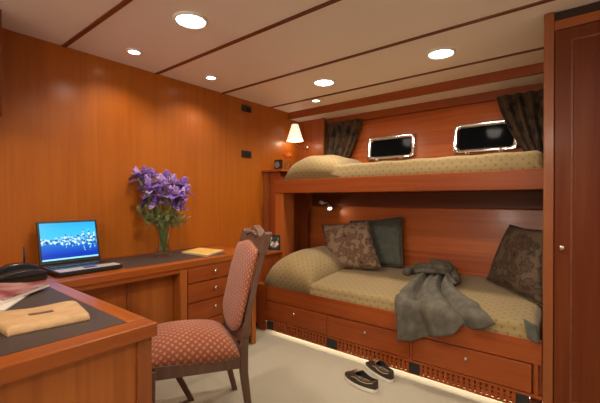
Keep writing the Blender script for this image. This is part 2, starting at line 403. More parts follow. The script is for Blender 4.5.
# upper berth
obj('upper_rail', B(-2.45, XE-.003, YU-.012, YU+.03, 1.262, 1.392, .006), Wx, bk)
obj('upper_board', B(-2.45, XE-.003, YU+.03, hull_y(1.27)-.01, 1.268, 1.30), Wx, bk)
obj('upper_post', B(-2.446, -2.335, YU, YU+.17, .40, 1.262, .004), Wpost_lit, bk)
obj('shade_band', B(-2.44, XE-.003, hull_y(1.13)-.07, hull_y(1.13)-.035, 1.125, 1.268, .004), Wdark, bk)  # dark board stands in for the shade beneath the upper berth

# toe-kick light under the bunk front
l = bpy.data.lights.new('toe_kick_light', 'AREA'); l.shape = 'RECTANGLE'; l.size = 2.0; l.size_y = .012; l.energy = 5; l.color = (1, .86, .62)
o = bpy.data.objects.new('toe_kick_light', l); C.objects.link(o); o.location = (-1.2, YB+.10, .046); o.rotation_euler = (math.radians(-55), 0, 0)

# ------------------------------------------------------------------ bedding
def mattress(name, x0, x1, y0, y1, zb, zs, crown, label, cat, over=.03):
    """covered mattress: cross-section front skirt -> rounded edge -> crowned top"""
    R = .045
    def fn(s, t):
        x = x0+(x1-x0)*s
        ex = min(s, 1-s)*(x1-x0); ek = math.sqrt(max(0, 1-(1-min(ex/.06, 1))**2))
        zt = zb+.02 + (zs-zb-.02)*ek
        if t < .25:
            q = t/.25; y = y0 + .012*math.sin(q*PI)*-1; z = zb+(zt-R-zb)*q
        elif t < .4:
            q = (t-.25)/.15*PI/2; y = y0+R*(1-math.cos(q)); z = zt-R+R*math.sin(q)
        else:
            q = (t-.4)/.6; y = y0+R+(y1-y0-R)*q; z = zt+crown*ek*math.sin(min(q*1.15, 1)*PI/2)
        z += .003*math.sin(x*23+y*9)*min(1, t*3)
        return (x, y, z)
    bm = bmesh.new(); surf(bm, fn, 70, 44)
    o = obj(name, bm, M_spread, None, True)
    # close the volume
    bm = bmesh.new(); bm.from_mesh(o.data)
    es = [e for e in bm.edges if e.is_boundary]
    bmesh.ops.holes_fill(bm, edges=es, sides=0); bmesh.ops.recalc_face_normals(bm, faces=bm.faces); bm.to_mesh(o.data); bm.free()
    return tag(o, label, cat)
lm = mattress('mattress', -2.24, -.169, YB+.01, 3.26, .365, .50, .055, 'lower bunk mattress under a gold patterned bedspread', 'mattress')
um = mattress('mattress', -2.30, -.169, YU+.012, 3.34, 1.34, 1.515, .02, 'upper bunk mattress under a gold patterned bedspread', 'mattress')
def lump(name, x0, x1, y0, y1, zb, zt, label, pw=2.6, lean=0, front=.0):
    """pillow covered by the folded bedspread, sitting on the mattress"""
    cx, cy, hx, hy = (x0+x1)/2, (y0+y1)/2, (x1-x0)/2, (y1-y0)/2
    def prof(s):
        a = s*2-1; return a
    def fn(s, t):
        a, b = s*2-1, t*2-1
        h = max(0, 1-abs(a)**(pw if a < 0 else 7))**(1/2.2) * max(0, 1-abs(b)**6)**(1/2.5)
        lift = 1 - .30*max(0, a+.05)**1.3 if lean else 1
        lift *= 1 - .16*max(0, -b)
        z = zb + (zt-zb)*h*lift + .004*math.sin(a*7+b*5)*h
        return (cx+hx*a*(1-.03*b*b), cy+hy*b, z)
    bm = bmesh.new(); surf(bm, fn, 40, 36)
    es = [e for e in bm.edges if e.is_boundary]; bmesh.ops.holes_fill(bm, edges=es, sides=0); bmesh.ops.recalc_face_normals(bm, faces=bm.faces)
    o = obj(name, bm, M_spread, None, True)
    tag(o, label, 'pillow')
    bm = bmesh.new(); tube(bm, [fn(.985, .02+.6*k/30) for k in range(31)], .007, 6); obj('hem', bm, M_hem, o, True)
    return o
lump('pillow', -2.29, -1.74, YB-.006, 3.2, .42, .725, 'plump pillow under the gold bedspread at the head of the lower bunk', 3, 1)
lump('pillow', -2.33, -1.66, YU-.004, 3.3, 1.395, 1.65, 'plump pillow under the gold bedspread at the head of the upper bunk', 3.2, 1)

def cushion(name, TL, TR, BR, BL, thick, m, label, pinch=.05):
    TL, TR, BR, BL = map(Vector, (TL, TR, BR, BL))
    n = (TR-TL).cross(BL-TL).normalized()      # faces away from the viewer side
    def side(sg):
        def fn(s, t):
            a, b = s*2-1, t*2-1
            a2 = a*(1-pinch*(1-b*b)); b2 = b*(1-pinch*(1-a*a))
            s2, t2 = (a2+1)/2, (b2+1)/2
            p = (BL*(1-s2)+BR*s2)*(1-t2) + (TL*(1-s2)+TR*s2)*t2
            h = max(0, (1-a**2)*(1-b**2))**.42
            return p + n*sg*thick*h*(1+.06*math.sin(5*a+3*b))
        return fn
    bm = bmesh.new(); surf(bm, side(1), 24, 24); surf(bm, side(-1), 24, 24)
    bmesh.ops.remove_doubles(bm, verts=bm.verts, dist=.0004); bmesh.ops.recalc_face_normals(bm, faces=bm.faces)
    o = obj(name, bm, m, None, True)
    tag(o, label, 'cushion')
    corners = [BL, BR, TR, TL]; pts = []
    for k in range(4):
        a, b = corners[k], corners[(k+1) % 4]; mid = (TL+BR+TR+BL)/4
        for q in range(8):
            s = q/8; p = a.lerp(b, s); pts.append(p + (mid-p).normalized()*pinch*.5*(a-b).length*.5*(1-(2*s-1)**2)*2*.98)
    pts.append(pts[0]); bm = bmesh.new(); tube(bm, pts, .006, 6)
    return o, bm
A = lambda px, py, y: at(px, py, 'y', y)
o, bm = cushion('cushion', A(322, 225, 3.06), A(368, 221, 3.08), A(381, 268, 2.90), A(331, 272, 2.88), .075, M_kilim, 'brown patterned kilim cushion propped in front of the sage cushion on the lower bunk')
obj('piping', bm, M_rug, o, True)
o, bm = cushion('cushion', A(350, 221, 3.27), A(402, 217, 3.27), A(403, 266, 3.14), A(352, 268, 3.14), .055, M_green, 'plain sage green cushion behind the brown patterned cushion')
obj('piping', bm, M_green, o, True)
o, bm = cushion('cushion', A(510, 225, 3.16), (-.182, 2.74, 1.0), (-.180, 2.66, .535), A(487, 279, 3.06), .07, M_rug, 'dark rug-patterned cushion at the foot of the lower bunk against the wardrobe')
obj('piping', bm, M_rug, o, True)

# ------------------------------------------------------------------ coat thrown over the bunk front
ct = thing('coat', (-.75, 2.6, .55), 'grey green coat thrown over the front edge of the lower bunk', 'coat')
def mtop(y): return .505 + .055*math.sin(min((y-YB-.06)/.85*1.15, 1)*PI/2) if y > YB+.06 else .49
def coat_fn(s, t):
    # t 0 collar (back) .. 1 hem (front, hanging); s 0 left .. 1 right
    xl = -1.035 + .05*t; xr = -.80 + .41*t**1.7
    x = xl+(xr-xl)*s
    hang = .20*(1-s)**.8*(1 - .0*s) + .01       # how far the hem hangs below the edge
    y_start = 2.93 - .03*s
    L = (y_start-(YB-.004)) + .07 + hang*1.0 - .05*s
    L -= .045*math.exp(-((s-.70)/.05)**2)
    d = L*t; top = y_start-(YB-.004)
    fold = .075*(abs(math.sin(s*7.5+1.0*t+.5*math.sin(t*4)))-.6)*(.45+.55*t) + .016*math.sin(s*27+5*t+2*math.sin(t*5))*(1-.4*t)
    puff = .030*(1-t)**2 + .034
    if d < top-.05:
        y = y_start-d; z = mtop(y)+puff+fold*.9
        return (x, y, z)
    q = min((d-(top-.05))/.10, 1); a = q*PI/2
    y0, z0 = YB+.046, mtop(YB+.06)+puff
    y = y0-.062*math.sin(a)-.012; z = z0-.06*(1-math.cos(a))
    d2 = max(0, d-(top+.05)); z -= d2
    y -= fold*.9*min(1, .4+d2*5) + .018
    return (x+.012*math.sin(t*9), y, z + fold*.5*(1-q))
bm = bmesh.new(); surf(bm, coat_fn, 64, 60)
obj('body', bm, M_jacket, ct, True, solid=.008)
def sleeve(pts, r0, r1, seed):
    rnd = random.Random(seed); bm = bmesh.new()
    P = []; n = 28
    pts = [Vector(p) for p in pts]
    for i in range(n+1):
        u = i/n*(len(pts)-1); k = min(int(u), len(pts)-2); f = u-k
        p0, p1, p2, p3 = pts[max(k-1, 0)], pts[k], pts[k+1], pts[min(k+2, len(pts)-1)]
        P.append(.5*((2*p1)+(p2-p0)*f+(2*p0-5*p1+4*p2-p3)*f*f+(-p0+3*p1-3*p2+p3)*f**3))
    tube(bm, P, [(r0+(r1-r0)*i/n)*(1+.17*math.sin(i*1.9+seed)+.10*math.sin(i*4.3+2*seed)) for i in range(n+1)], 12)
    return bm
obj('sleeve', sleeve([(-.93, 2.86, .63), (-1.03, 2.95, .62), (-1.10, 3.02, .60), (-1.16, 3.00, .585), (-1.17, 2.93, .585)], .05, .036, 1), M_jacket, ct, True)
obj('sleeve', sleeve([(-.84, 2.86, .63), (-.85, 2.98, .655), (-.92, 3.06, .64), (-.86, 3.02, .65), (-.78, 2.92, .605), (-.75, 2.83, .59)], .050, .036, 2), M_jacket, ct, True)
obj('collar', sleeve([(-1.02, 2.90, .645), (-.94, 2.86, .66), (-.87, 2.86, .665), (-.82, 2.92, .65), (-.88, 3.02, .66), (-1.0, 3.06, .66)], .032, .036, 3), M_jacket, ct, True)
obj('belt', sleeve([(-1.05, 2.83, .62), (-.98, 2.80, .635), (-.90, 2.80, .64), (-.82, 2.85, .63), (-.78, 2.80, .61), (-.72, 2.72, .585)], .020, .018, 4), M_jacket, ct, True)

# bedspread corner hanging at the foot end
def flap(s, t):
    x = -.255+.06*s; y = YB-.006+.02*math.sin(s*6)*.4-.008*t
    return (x+.02*t, y-.012*math.sin(s*PI), .53-.10*t-.02*s)
bm = bmesh.new(); surf(bm, flap, 8, 10)
obj('folded_edge', bm, M_green, lm, True, solid=.008)

# ------------------------------------------------------------------ curtains
def curtain(name, xa, xb, gx, zt, zb, label, mirror):
    def fn(s, t):
        xt = xa+(xb-xa)*s; xg = gx+(xb-gx)*s if not mirror else xa+(gx-xa)*s
        k = t**1.4; x = xt*(1-k)+xg*k
        z = zt+(zb-zt)*t; y = hull_y(z)-.075 + .022*math.sin(s*PI*9)*(1-.3*k)
        return (x, y, z)
    bm = bmesh.new(); surf(bm, fn, 72, 16)
    o = obj(name, bm, M_curtain, None, True, solid=.006)
    tag(o, label, 'curtain')
    g = gx; tie = bmesh.new(); z = zb+.09*(zt-zb)/.4
    return o
curtain('curtain', -2.30, -1.86, -2.06, 2.075, 1.53, 'dark gathered curtain at the pillow end of the upper bunk', True)
curtain('curtain', -.57, -.178, -.335, 2.075, 1.53, 'dark gathered curtain at the wardrobe end of the upper bunk', False)

# ------------------------------------------------------------------ tall locker, bedside cabinet
lk = thing('tall_locker', (-2.56, 3.0, 0), 'narrow wooden locker with a shelf top in the corner at the head of the bunks', 'cabinet')
obj('carcass', B(XW+.002, -2.45, 2.76, 3.235, 0, 1.486), Wz, lk)
obj('stile', B(XW+.004, -2.60, 2.745, 2.765, .70, 1.486, .003), Wstile, lk)
obj('top', B(XW+.002, -2.395, 2.72, 3.365, 1.486, 1.512, .006), Wdx, lk)
bc = thing('bedside_cabinet', (-2.5, 2.5, 0), 'low wooden cabinet between the desk and the head of the lower bunk', 'cabinet')
obj('carcass', B(XW+.002, -2.37, 2.13, 2.74, .06, .665), Wz, bc)
obj('top', B(XW+.002, -2.35, 2.12, 2.742, .665, .69, .005), Wdx, bc)
obj('toe_kick', B(XW+.002, -2.40, 2.15, 2.74, 0, .06), M_black, bc)

# ------------------------------------------------------------------ built-in desk
XD, YD, ZD = -1.156, .658, .77; XCF = -2.12; YCE = 2.10
wt = thing('desk_worktop', (-2.0, .8, .73), 'L-shaped varnished wooden desktop with dark leather inlays along the orange wall', 'desktop')
obj('top', B(XW+.002, XCF, YD-.03, YCE, .728, ZD, .004), Wdy, wt)
obj('top', B(XW+.002, XD, -.35, YD, .728, ZD+.0005, .004), Wdy, wt)
obj('edging', B(XD-.085, XD+.002, -.35, YD+.002, .726, ZD+.002, .004), Wdy, wt)
obj('edging', B(-2.10, XD-.085, YD-.062, YD+.002, .726, ZD+.002, .004), Wdx, wt)
obj('leather_inlay', B(-2.10, XD-.086, -.33, YD-.063, ZD-.004, ZD+.0022), M_leather, wt)
obj('leather_inlay', B(XW+.02, XCF-.085, 1.06, YCE-.25, ZD-.004, ZD+.0022), M_leather, wt)
obj('upstand', B(XW+.001, XW+.014, YD, YCE, ZD, ZD+.014, .003), Wdy, wt)
obj('apron', B(XCF-.03, XCF-.008, YD, YCE-.01, .70, .728, .002), Wdy, wt)
pd = thing('desk_pedestal', (-1.5, .2, 0), 'wooden desk end with a framed panel in the left foreground', 'desk base')
obj('end_panel', B(XD-.045, XD-.022, -.35, YD-.05, .03, .728), Wdz, pd)
obj('corner_post', B(XD-.055, XD-.012, YD-.062, YD-.012, 0, .728, .003), Wstile, pd)
obj('back_panel', B(-2.1, XD-.055, YD-.05, YD-.03, .03, .728), Wdz, pd)
kp = thing('desk_kneehole', (-2.3, 1.05, 0), 'light wooden kneehole panel beneath the laptop desk', 'desk base')
obj('panel', B(XCF-.13, XCF-.10, YD-.02, 1.07, .0, .70), Wdz, kp)
obj('panel', B(XCF-.13, XCF-.095, 1.08, 1.38, .0, .70), Wdz, kp)
obj('stile', B(XCF-.10, XCF-.088, 1.062, 1.09, .0, .70, .002), Wstile, kp)
dc = thing('drawer_cabinet', (-2.4, 1.75, 0), 'wooden drawer cabinet with small knobs under the desk behind the chair', 'drawer cabinet')
obj('carcass', B(XW+.01, XCF-.02, 1.385, YCE-.01, .08, .726), Wdz, dc)
obj('stile', B(XCF-.03, XCF-.004, 1.38, 1.432, .0, .722, .003), Wdz, dc)
obj('stile', B(XCF-.03, XCF-.004, YCE-.05, YCE-.01, .0, .722, .003), Wdz, dc)
obj('toe_kick', B(XW+.01, XCF-.05, 1.40, YCE-.02, 0, .08), M_black, dc)
for z0, z1 in ((.615, .715), (.478, .607), (.338, .470), (.10, .330)):
    d = obj('drawer', B(XCF-.03, XCF-.004, 1.44, 1.878+.16, z0, z1, .004), Wy, dc)
    bm = bmesh.new(); lathe(bm, [(.005, 0), (.005, .010), (.012, .016), (.013, .021), (.008, .027), (0, .028)], (XCF-.004, 1.66, (z0+z1)/2+.012), 14, Matrix.Rotation(PI/2, 4, 'Y'))
    obj('knob', bm, M_nickel, d, True)

# overhead locker at the left edge of the picture
ol = thing('overhead_locker', (-2.54, 0, 1.64), 'overhead wall locker ending at the far left edge above the desk', 'cabinet')
obj('carcass', B(XW+.002, -2.42, -.6, .500, 1.64, ZC-.002), Wward, ol)
obj('door', B(-2.42, -2.40, -.02, .497, 1.65, ZC-.012, .003), Wward, ol)

# ------------------------------------------------------------------ laptop
lp = thing('laptop', (-2.36, .89, ZD), 'open black laptop with a glowing blue screen on the desk', 'laptop')
x0, x1, y0, y1 = -2.548, -2.235, .700, 1.045
obj('base', B(x0, x1, y0, y1, ZD+.0035, ZD+.028, .005), M_black, lp)
obj('palm_rest', B(x1-.095, x1-.006, y0+.008, y1-.008, ZD+.027, ZD+.0295, .001), mat('palm_grey', (.46, .43, .40, 1), .4), lp)
bm = bmesh.new()
for r in range(5):
    for k in range(14):
        xx = x0+.035+r*.021; yy = y0+.02+k*.0213
        box(bm, xx, xx+.0175, yy, yy+.0178, ZD+.027, ZD+.031)
obj('keyboard', bm, M_blackgloss, lp)
obj('touchpad', B(x1-.08, x1-.03, .845, .915, ZD+.029, ZD+.030), M_blackgloss, lp)
# the lid leans back over the hinge
hinge = Vector((x0+.004, 0, ZD+.03)); tilt = math.radians(15)
def lid(h, y, out): # height along lid, y, outwards (+ towards the keyboard)
    return Vector((hinge.x - math.sin(tilt)*h + math.cos(tilt)*out, y, hinge.z + math.cos(tilt)*h + math.sin(tilt)*out))
def lidbox(h0, h1, ya, yb, o0, o1, bev=.0):
    bm = bmesh.new(); box(bm, o0, o1, ya, yb, h0, h1, bev)
    for v in bm.verts: v.co = lid(v.co.z, v.co.y, v.co.x)
    return bm
LH = .272
scr = obj('screen_lid', lidbox(0, LH, y0, y1, -.012, 0, .004), M_black, lp)
def screen_mat():
    m = mat('screen_picture', (0, 0, 0, 1), .2); t, b = nt(m); L = t.links.new
    uv = t.nodes.new('ShaderNodeUVMap'); sx = t.nodes.new('ShaderNodeSeparateXYZ'); L(uv.outputs[0], sx.inputs[0])
    r = ramp(t, [(0, S(10, 60, 170)), (.12, S(8, 50, 175)), (.45, S(20, 110, 205)), (.55, S(60, 185, 230)), (.8, S(45, 180, 235)), (1, S(30, 165, 230))]); L(sx.outputs[1], r.inputs[0])
    # skyline: distance from the shore line against a noise of building heights, mirrored in the water
    n = N(t, 'TexNoise', Scale=9, Detail=4); n.noise_dimensions = '1D'
    mw = N(t, 'Math'); mw.operation = 'MULTIPLY'; mw.inputs[1].default_value = 2; L(sx.outputs[0], mw.inputs[0]); L(mw.outputs[0], n.inputs['W'])
    d = N(t, 'Math'); d.operation = 'SUBTRACT'; d.inputs[1].default_value = .5; L(sx.outputs[1], d.inputs[0])
    ab = N(t, 'Math'); ab.operation = 'ABSOLUTE'; L(d.outputs[0], ab.inputs[0])
    hm = N(t, 'Math'); hm.operation = 'MULTIPLY_ADD'; hm.inputs[1].default_value = .55; hm.inputs[2].default_value = -.15; L(n.outputs[0], hm.inputs[0])
    env = N(t, 'Math'); env.operation = 'MULTIPLY'; L(hm.outputs[0], env.inputs[0])
    e2 = N(t, 'Math'); e2.operation = 'MULTIPLY_ADD'; e2.inputs[1].default_value = .9; e2.inputs[2].default_value = .45; L(sx.outputs[0], e2.inputs[0]); L(e2.outputs[0], env.inputs[1])
    lt = N(t, 'Math'); lt.operation = 'LESS_THAN'; L(ab.outputs[0], lt.inputs[0]); L(env.outputs[0], lt.inputs[1])
    n2 = N(t, 'TexNoise', Scale=16, Detail=2); L(uv.outputs[0], n2.inputs['Vector'])
    r2 = ramp(t, [(.40, S(15, 70, 150)), (.50, S(90, 180, 225)), (.62, S(225, 242, 252))]); L(n2.outputs[0], r2.inputs[0])
    mx = t.nodes.new('ShaderNodeMix'); mx.data_type = 'RGBA'; L(lt.outputs[0], mx.inputs[0]); L(r.outputs[0], mx.inputs[6]); L(r2.outputs[0], mx.inputs[7])
    L(mx.outputs[2], b.inputs['Emission Color']); b.inputs['Emission Strength'].default_value = 1.25
    return m
bm = bmesh.new(); surf(bm, lambda s, t: lid(.022+(LH-.036)*t, y0+.014+(y1-y0-.028)*s, .0012), 2, 2, uvs=lambda s, t: (s, t))
obj('display', bm, screen_mat(), scr, solid=.001)
bm = bmesh.new(); surf(bm, lambda s, t: lid(.022+(.010)*t, y0+.014+(y1-y0-.028)*s, .0022), 2, 1)
obj('taskbar', bm, emit('taskbar_glow', S(120, 190, 220), 1.0), scr, solid=.001)

# ------------------------------------------------------------------ telephone
tp = thing('telephone', (-2.33, .52, ZD), 'black desk telephone with a short antenna left of the laptop', 'telephone')
Mt = Matrix.Translation(Vector((-2.30, .545, ZD+.003))) @ Matrix.Rotation(math.radians(4), 4, 'Z')
def tprism(pts, ya, yb):
    # profile in (along y, z), extruded along x
    bm = bmesh.new(); prism(bm, pts, ya, yb, Mt @ Matrix(((0, 0, 1, 0), (1, 0, 0, 0), (0, 1, 0, 0), (0, 0, 0, 1)))); return bm
arc = lambda w, h0, h1, n=12: [(-w+2*w*k/n, h0+(h1-h0)*math.sin(PI*(.12+.76*k/n))) for k in range(n+1)]
obj('base', tprism([(-.105, 0), (.105, 0)] + arc(.105, .018, .052)[::-1], -.10, .06), M_black, tp, bev=.004)
obj('handset', tprism([(-.095, .045), (.095, .045)] + arc(.098, .050, .088)[::-1], -.085, -.03), M_blackgloss, tp, bev=.006)
obj('cradle', tprism([(-.10, .03), (.10, .03)] + arc(.1, .034, .064)[::-1], -.01, .07), M_blackgloss, tp, bev=.006)
bm = bmesh.new(); tube(bm, [Mt @ Vector((-.11, .055, .03)), Mt @ Vector((-.112, .056, .10)), Mt @ Vector((-.112, .056, .165))], [.006, .005, .004])
obj('antenna', bm, M_black, tp, True)

# ------------------------------------------------------------------ papers on the desk
T = lambda px, py, z=ZD: at(px, py, 'z', z)
def slab(name, quad, z0, z1, m, parent=None, bev=.003):
    bm = bmesh.new(); prism(bm, [(p.x, p.y) for p in quad], z0, z1); return obj(name, bm, m, parent, bev=bev)
zs = ZD+.0024
br = thing('brochure', (-1.85, .42, zs), 'white paper brochure lying under the mauve magazine', 'brochure')
q = [Vector((-1.72, .36, 0)), Vector((-1.98, .52, 0)), Vector((-2.06, .30, 0)), Vector((-1.78, .13, 0))]
slab('cover', q, zs, zs+.010, M_paper, br)
mg = thing('magazine', (-1.9, .4, zs+.01), 'mauve covered magazine at the left edge of the desk', 'magazine')
q2 = [Vector((-1.80, .375, 0)), Vector((-2.00, .595, 0)), Vector((-2.20, .42, 0)), Vector((-1.97, .19, 0))]
slab('pages', [p+(Vector((-1.99, .39, 0))-p)*.02 for p in q2], zs+.0105, zs+.026, M_paper, mg)
slab('cover', q2, zs+.026, zs+.0285, M_maroon, mg, bev=.0008)
# tan folder
fo = thing('leather_folder', (-1.5, .42, zs), 'tan leather folder with an embossed strip lying on the desk inlay', 'folder')
fq = [T(8, 338), T(90, 321), T(75, 306.5), T(-18, 322)]
bm = bmesh.new()
def folder_fn(s, t):
    p = (fq[0]*(1-s)+fq[1]*s)*(1-t)+(fq[3]*(1-s)+fq[2]*s)*t
    e = max(0, 1-abs(2*t-1)**16)**.5; g = max(0, 1-abs(2*s-1)**14)**.5
    return (p.x, p.y, zs+.006+.021*e*(.75+.25*g)+.003*math.sin(s*9)*e*t)
surf(bm, folder_fn, 30, 24); es = [e for e in bm.edges if e.is_boundary]
r = bmesh.ops.extrude_edge_only(bm, edges=es)
for v in [g for g in r['geom'] if isinstance(g, bmesh.types.BMVert)]: v.co.z = zs
bmesh.ops.holes_fill(bm, edges=[e for e in bm.edges if e.is_boundary], sides=0); bmesh.ops.recalc_face_normals(bm, faces=bm.faces)
obj('cover', bm, M_tan, fo, True)
bm = bmesh.new(); surf(bm, lambda s, t: Vector(folder_fn(.36+.28*s, .44+.10*t))+Vector((0, 0, .0012)), 8, 3)
obj('embossed_strip', bm, M_tandark, fo, solid=.001)
# yellow book at the far end
eb = thing('yellow_notebook', (-2.4, 1.75, zs), 'thin yellow notebook lying on the desk right of the vase', 'notebook')
q = [T(207, 257.5), T(224, 252.0), T(199, 249.5), T(181, 254.0)]
slab('pages', [p+(q[0]/4+q[1]/4+q[2]/4+q[3]/4-p)*.03 for p in q], zs, zs+.012, M_paper, eb)
slab('cover', q, zs+.012, zs+.015, M_envelope, eb, bev=.0008)

# ------------------------------------------------------------------ vase of irises
VX, VY = -2.46, 1.455
vs = thing('vase', (VX, VY, zs), 'clear glass vase holding purple irises on the desk', 'vase')
prof_o = [(.0, 0), (.062, 0), (.066, .006), (.060, .03), (.044, .07), (.040, .10), (.050, .16), (.064, .22), (.078, .27)]
prof_i = [(.074, .27), (.060, .22), (.046, .16), (.036, .10), (.038, .07), (.05, .036), (.0, .03)]
bm = bmesh.new(); lathe(bm, prof_o+prof_i, (VX, VY, zs), 28); obj('glass', bm, M_glass, vs, True)
bm = bmesh.new(); lathe(bm, [(0, .031), (.049, .037), (.0372, .07), (.0352, .10), (.0395, .125), (0, .125)], (VX, VY, zs), 28); obj('water', bm, M_water, vs, True)
def petal(bm, root, d, up, L, W, curl, n=6):
    side = d.cross(up).normalized(); ups = side.cross(d).normalized(); prev = None
    for i in range(n+1):
        s = i/n; w = W*math.sin(PI*(.12+.84*s))**.8*.5; c = root+d*L*s*(1-.25*s*abs(curl))+ups*(curl*L*s*s)
        row = [bm.verts.new(c-side*w+ups*.18*w), bm.verts.new(c-ups*.1*w), bm.verts.new(c+side*w+ups*.18*w)]
        if prev:
            for k in range(2): bm.faces.new((prev[k], prev[k+1], row[k+1], row[k]))
        prev = row
def iris(idx, tip, lab):
    rnd = random.Random(idx*17+3); tip = Vector(tip)
    a = rnd.uniform(0, 2*PI); foot = Vector((VX+.02*math.cos(a), VY+.02*math.sin(a), zs+.04))
    d0 = Vector((tip.x-VX, tip.y-VY, 0)); neck = Vector((VX, VY, zs+.25))+d0*.25
    t = thing('iris', foot, lab, 'flower', 'purple irises in the glass vase')
    bm = bmesh.new(); tube(bm, [foot, foot.lerp(neck, .5)-d0*.05, neck, neck.lerp(tip, .55)+Vector((0, 0, .01)), tip], [.0042, .004, .004, .0035, .004], 6)
    obj('stem', bm, M_stem, t, True)
    ax = (tip-neck).normalized(); s1 = ax.orthogonal().normalized(); s2 = ax.cross(s1); ph = rnd.uniform(0, 2)
    bm = bmesh.new()
    for k in range(3):
        q = ph+k*2*PI/3; d = (s1*math.cos(q)+s2*math.sin(q)); petal(bm, tip, (d*.8+ax*.45).normalized(), ax, rnd.uniform(.08, .10), .060, -.42)
        q += PI/3; d = (s1*math.cos(q)+s2*math.sin(q))
    obj('falls', bm, M_irisd if idx % 2 else M_iris, t, True, solid=.0012)
    bm = bmesh.new()
    for k in range(3):
        q = ph+(k+.5)*2*PI/3; d = (s1*math.cos(q)+s2*math.sin(q)); petal(bm, tip, (d*.42+ax*.9).normalized(), ax, rnd.uniform(.075, .095), .044, .2)
    for k in range(3):
        q = ph+k*2*PI/3; d = (s1*math.cos(q)+s2*math.sin(q)); petal(bm, tip+ax*.006, (d*.7+ax*.6).normalized(), ax, .06, .03, .1)
    obj('standards', bm, M_iris if idx % 2 else M_irisd, t, True, solid=.0012)
    bm = bmesh.new()
    for k in range(3):
        q = ph+k*2*PI/3; d = (s1*math.cos(q)+s2*math.sin(q)); tube(bm, [tip+d*.012+ax*.016, tip+d*.034+ax*.026], [.004, .002], 5)
    obj('beard', bm, M_yellow, t)
    return t
SH = 'purple iris bloom in the crowded bouquet in the glass vase on the desk'
cluster = []
rv = Vector((math.cos(YAW), math.sin(YAW), 0)); fv = Vector((-math.sin(YAW), math.cos(YAW), 0))
def bp(px, py, dep): # a bloom at photo pixel, offset in depth about the vase
    d = _f + _r*((px-300)/F) - _u*((py-201.5)/F); dv = (Vector((VX, VY, 0))-CAM).dot(_f)+dep
    return CAM+d*dv
spots = [(141, 181, .02), (150, 186, -.05), (153, 178, .06), (160, 184, -.02), (167, 180, .05), (172, 185, -.04), (178, 190, .02), (181, 197, -.03), (176, 202, .05),
         (169, 196, -.08), (161, 196, -.09), (154, 198, -.03), (163, 203, .0), (148, 203, .03), (171, 206, -.05), (157, 190, .1), (182, 186, .05), (165, 188, -.1), (146, 190, .05), (138, 177, -.03), (147, 176, .04), (174, 196, -.1), (157, 205, -.08), (178, 207, -.02), (151, 192, -.1), (184, 193, 0)]
for i, (px, py, dp) in enumerate(spots):
    iris(i, bp(px, py, dp), SH)
def sprig(idx, tip):
    rnd = random.Random(idx*5+1); tip = Vector(tip); foot = Vector((VX+rnd.uniform(-.018, .018), VY+rnd.uniform(-.018, .018), zs+.045))
    t = thing('leafy_sprig', foot, 'green leafy sprig around the rim of the iris vase', 'sprig', 'green sprigs below the irises')
    neck = Vector((VX, VY, zs+.24)).lerp(Vector((tip.x, tip.y, zs+.26)), .35)
    bm = bmesh.new(); tube(bm, [foot, foot.lerp(neck, .6), neck, tip], [.003, .003, .003, .002], 6); obj('stem', bm, M_stem, t, True)
    bm = bmesh.new()
    for k in range(9):
        f = .35+.65*k/8; p = neck.lerp(tip, f); d = Vector((rnd.uniform(-1, 1), rnd.uniform(-1, 1), rnd.uniform(-.7, .8))).normalized()
        petal(bm, p, d, Vector((0, 0, 1)) if abs(d.z) < .9 else Vector((1, 0, 0)), rnd.uniform(.05, .08), rnd.uniform(.028, .042), rnd.uniform(-.3, .3))
    obj('leaves', bm, M_leaf, t, True, solid=.001)
for i, (px, py, dp) in enumerate([(139, 212, .0), (144, 217, -.06), (146, 208, .07), (152, 216, -.1), (158, 211, -.06), (168, 213, -.09), (175, 214, -.04), (181, 210, .03), (184, 218, .0), (172, 220, .07), (150, 222, .03), (178, 222, -.02)]):
    sprig(i, bp(px, py, dp))

# ------------------------------------------------------------------ chair
lat = Vector((-.89, .45, 0)).normalized(); fw = Vector((-.45, -.89, 0)).normalized(); up = Vector((0, 0, 1))
RN = Vector((-1.382, 1.270, 0)); SW, SD = .40, .45           # rear corner nearest the camera, at seat height
def cp(l, f, z): return RN + lat*l + fw*f + up*z
ch = thing('dining_chair', cp(.2, .22, 0), 'wooden side chair with red dotted upholstery and carved crest drawn up to the desk', 'chair')
def bar(pts, a, b): 
    bm = bmesh.new(); sweep(bm, pts, [(a if not callable(a) else a(i), b) for i in range(len(pts))]); return bm
for l in (.0, SW):
    pts = [cp(l, -.055, 0), cp(l, -.02, .14), cp(l, 0, .30), cp(l, 0, .42), cp(l, -.02, .58), cp(l, -.07, .80), cp(l, -.125, .985)]
    bm = bmesh.new(); sweep(bm, pts, [(lat*.017, fw*h) for h in (.015, .017, .021, .021, .017, .014, .013)])
    obj('back_leg', bm, Wwal, ch, bev=.004)
for l, dx, df in ((-.015, 0, 0), (SW+.01, -.02, -.16)):
    bm = bmesh.new(); f0 = SD if l < .1 else SD-.08
    sweep(bm, [cp(l+dx, f0+df, 0), cp(l+dx*.4, f0+df*.4, .2), cp(l, f0, .40)], [(lat*.016, fw*.016), (lat*.019, fw*.019), (lat*.022, fw*.022)])
    obj('front_leg', bm, Wwal, ch, bev=.004)
bm = bmesh.new(); z0, z1 = .325, .388
for a, b in ((cp(0, .02, 0), cp(-.015, SD-.015, 0)), (cp(SW, .02, 0), cp(SW+.015, SD-.015, 0))):
    sweep(bm, [a+up*(z0+z1)/2, b+up*((z0+z1)/2+.030)], [(lat*.014, up*(z1-z0)/2)]*2)
for f in (.0, SD): sweep(bm, [cp(.01, f, (z0+z1)/2+(.030 if f else 0)), cp(SW-.01, f, (z0+z1)/2+(.030 if f else 0))], [(fw*.014, up*(z1-z0)/2)]*2)
obj('seat_rail', bm, Wwal, ch, bev=.003)
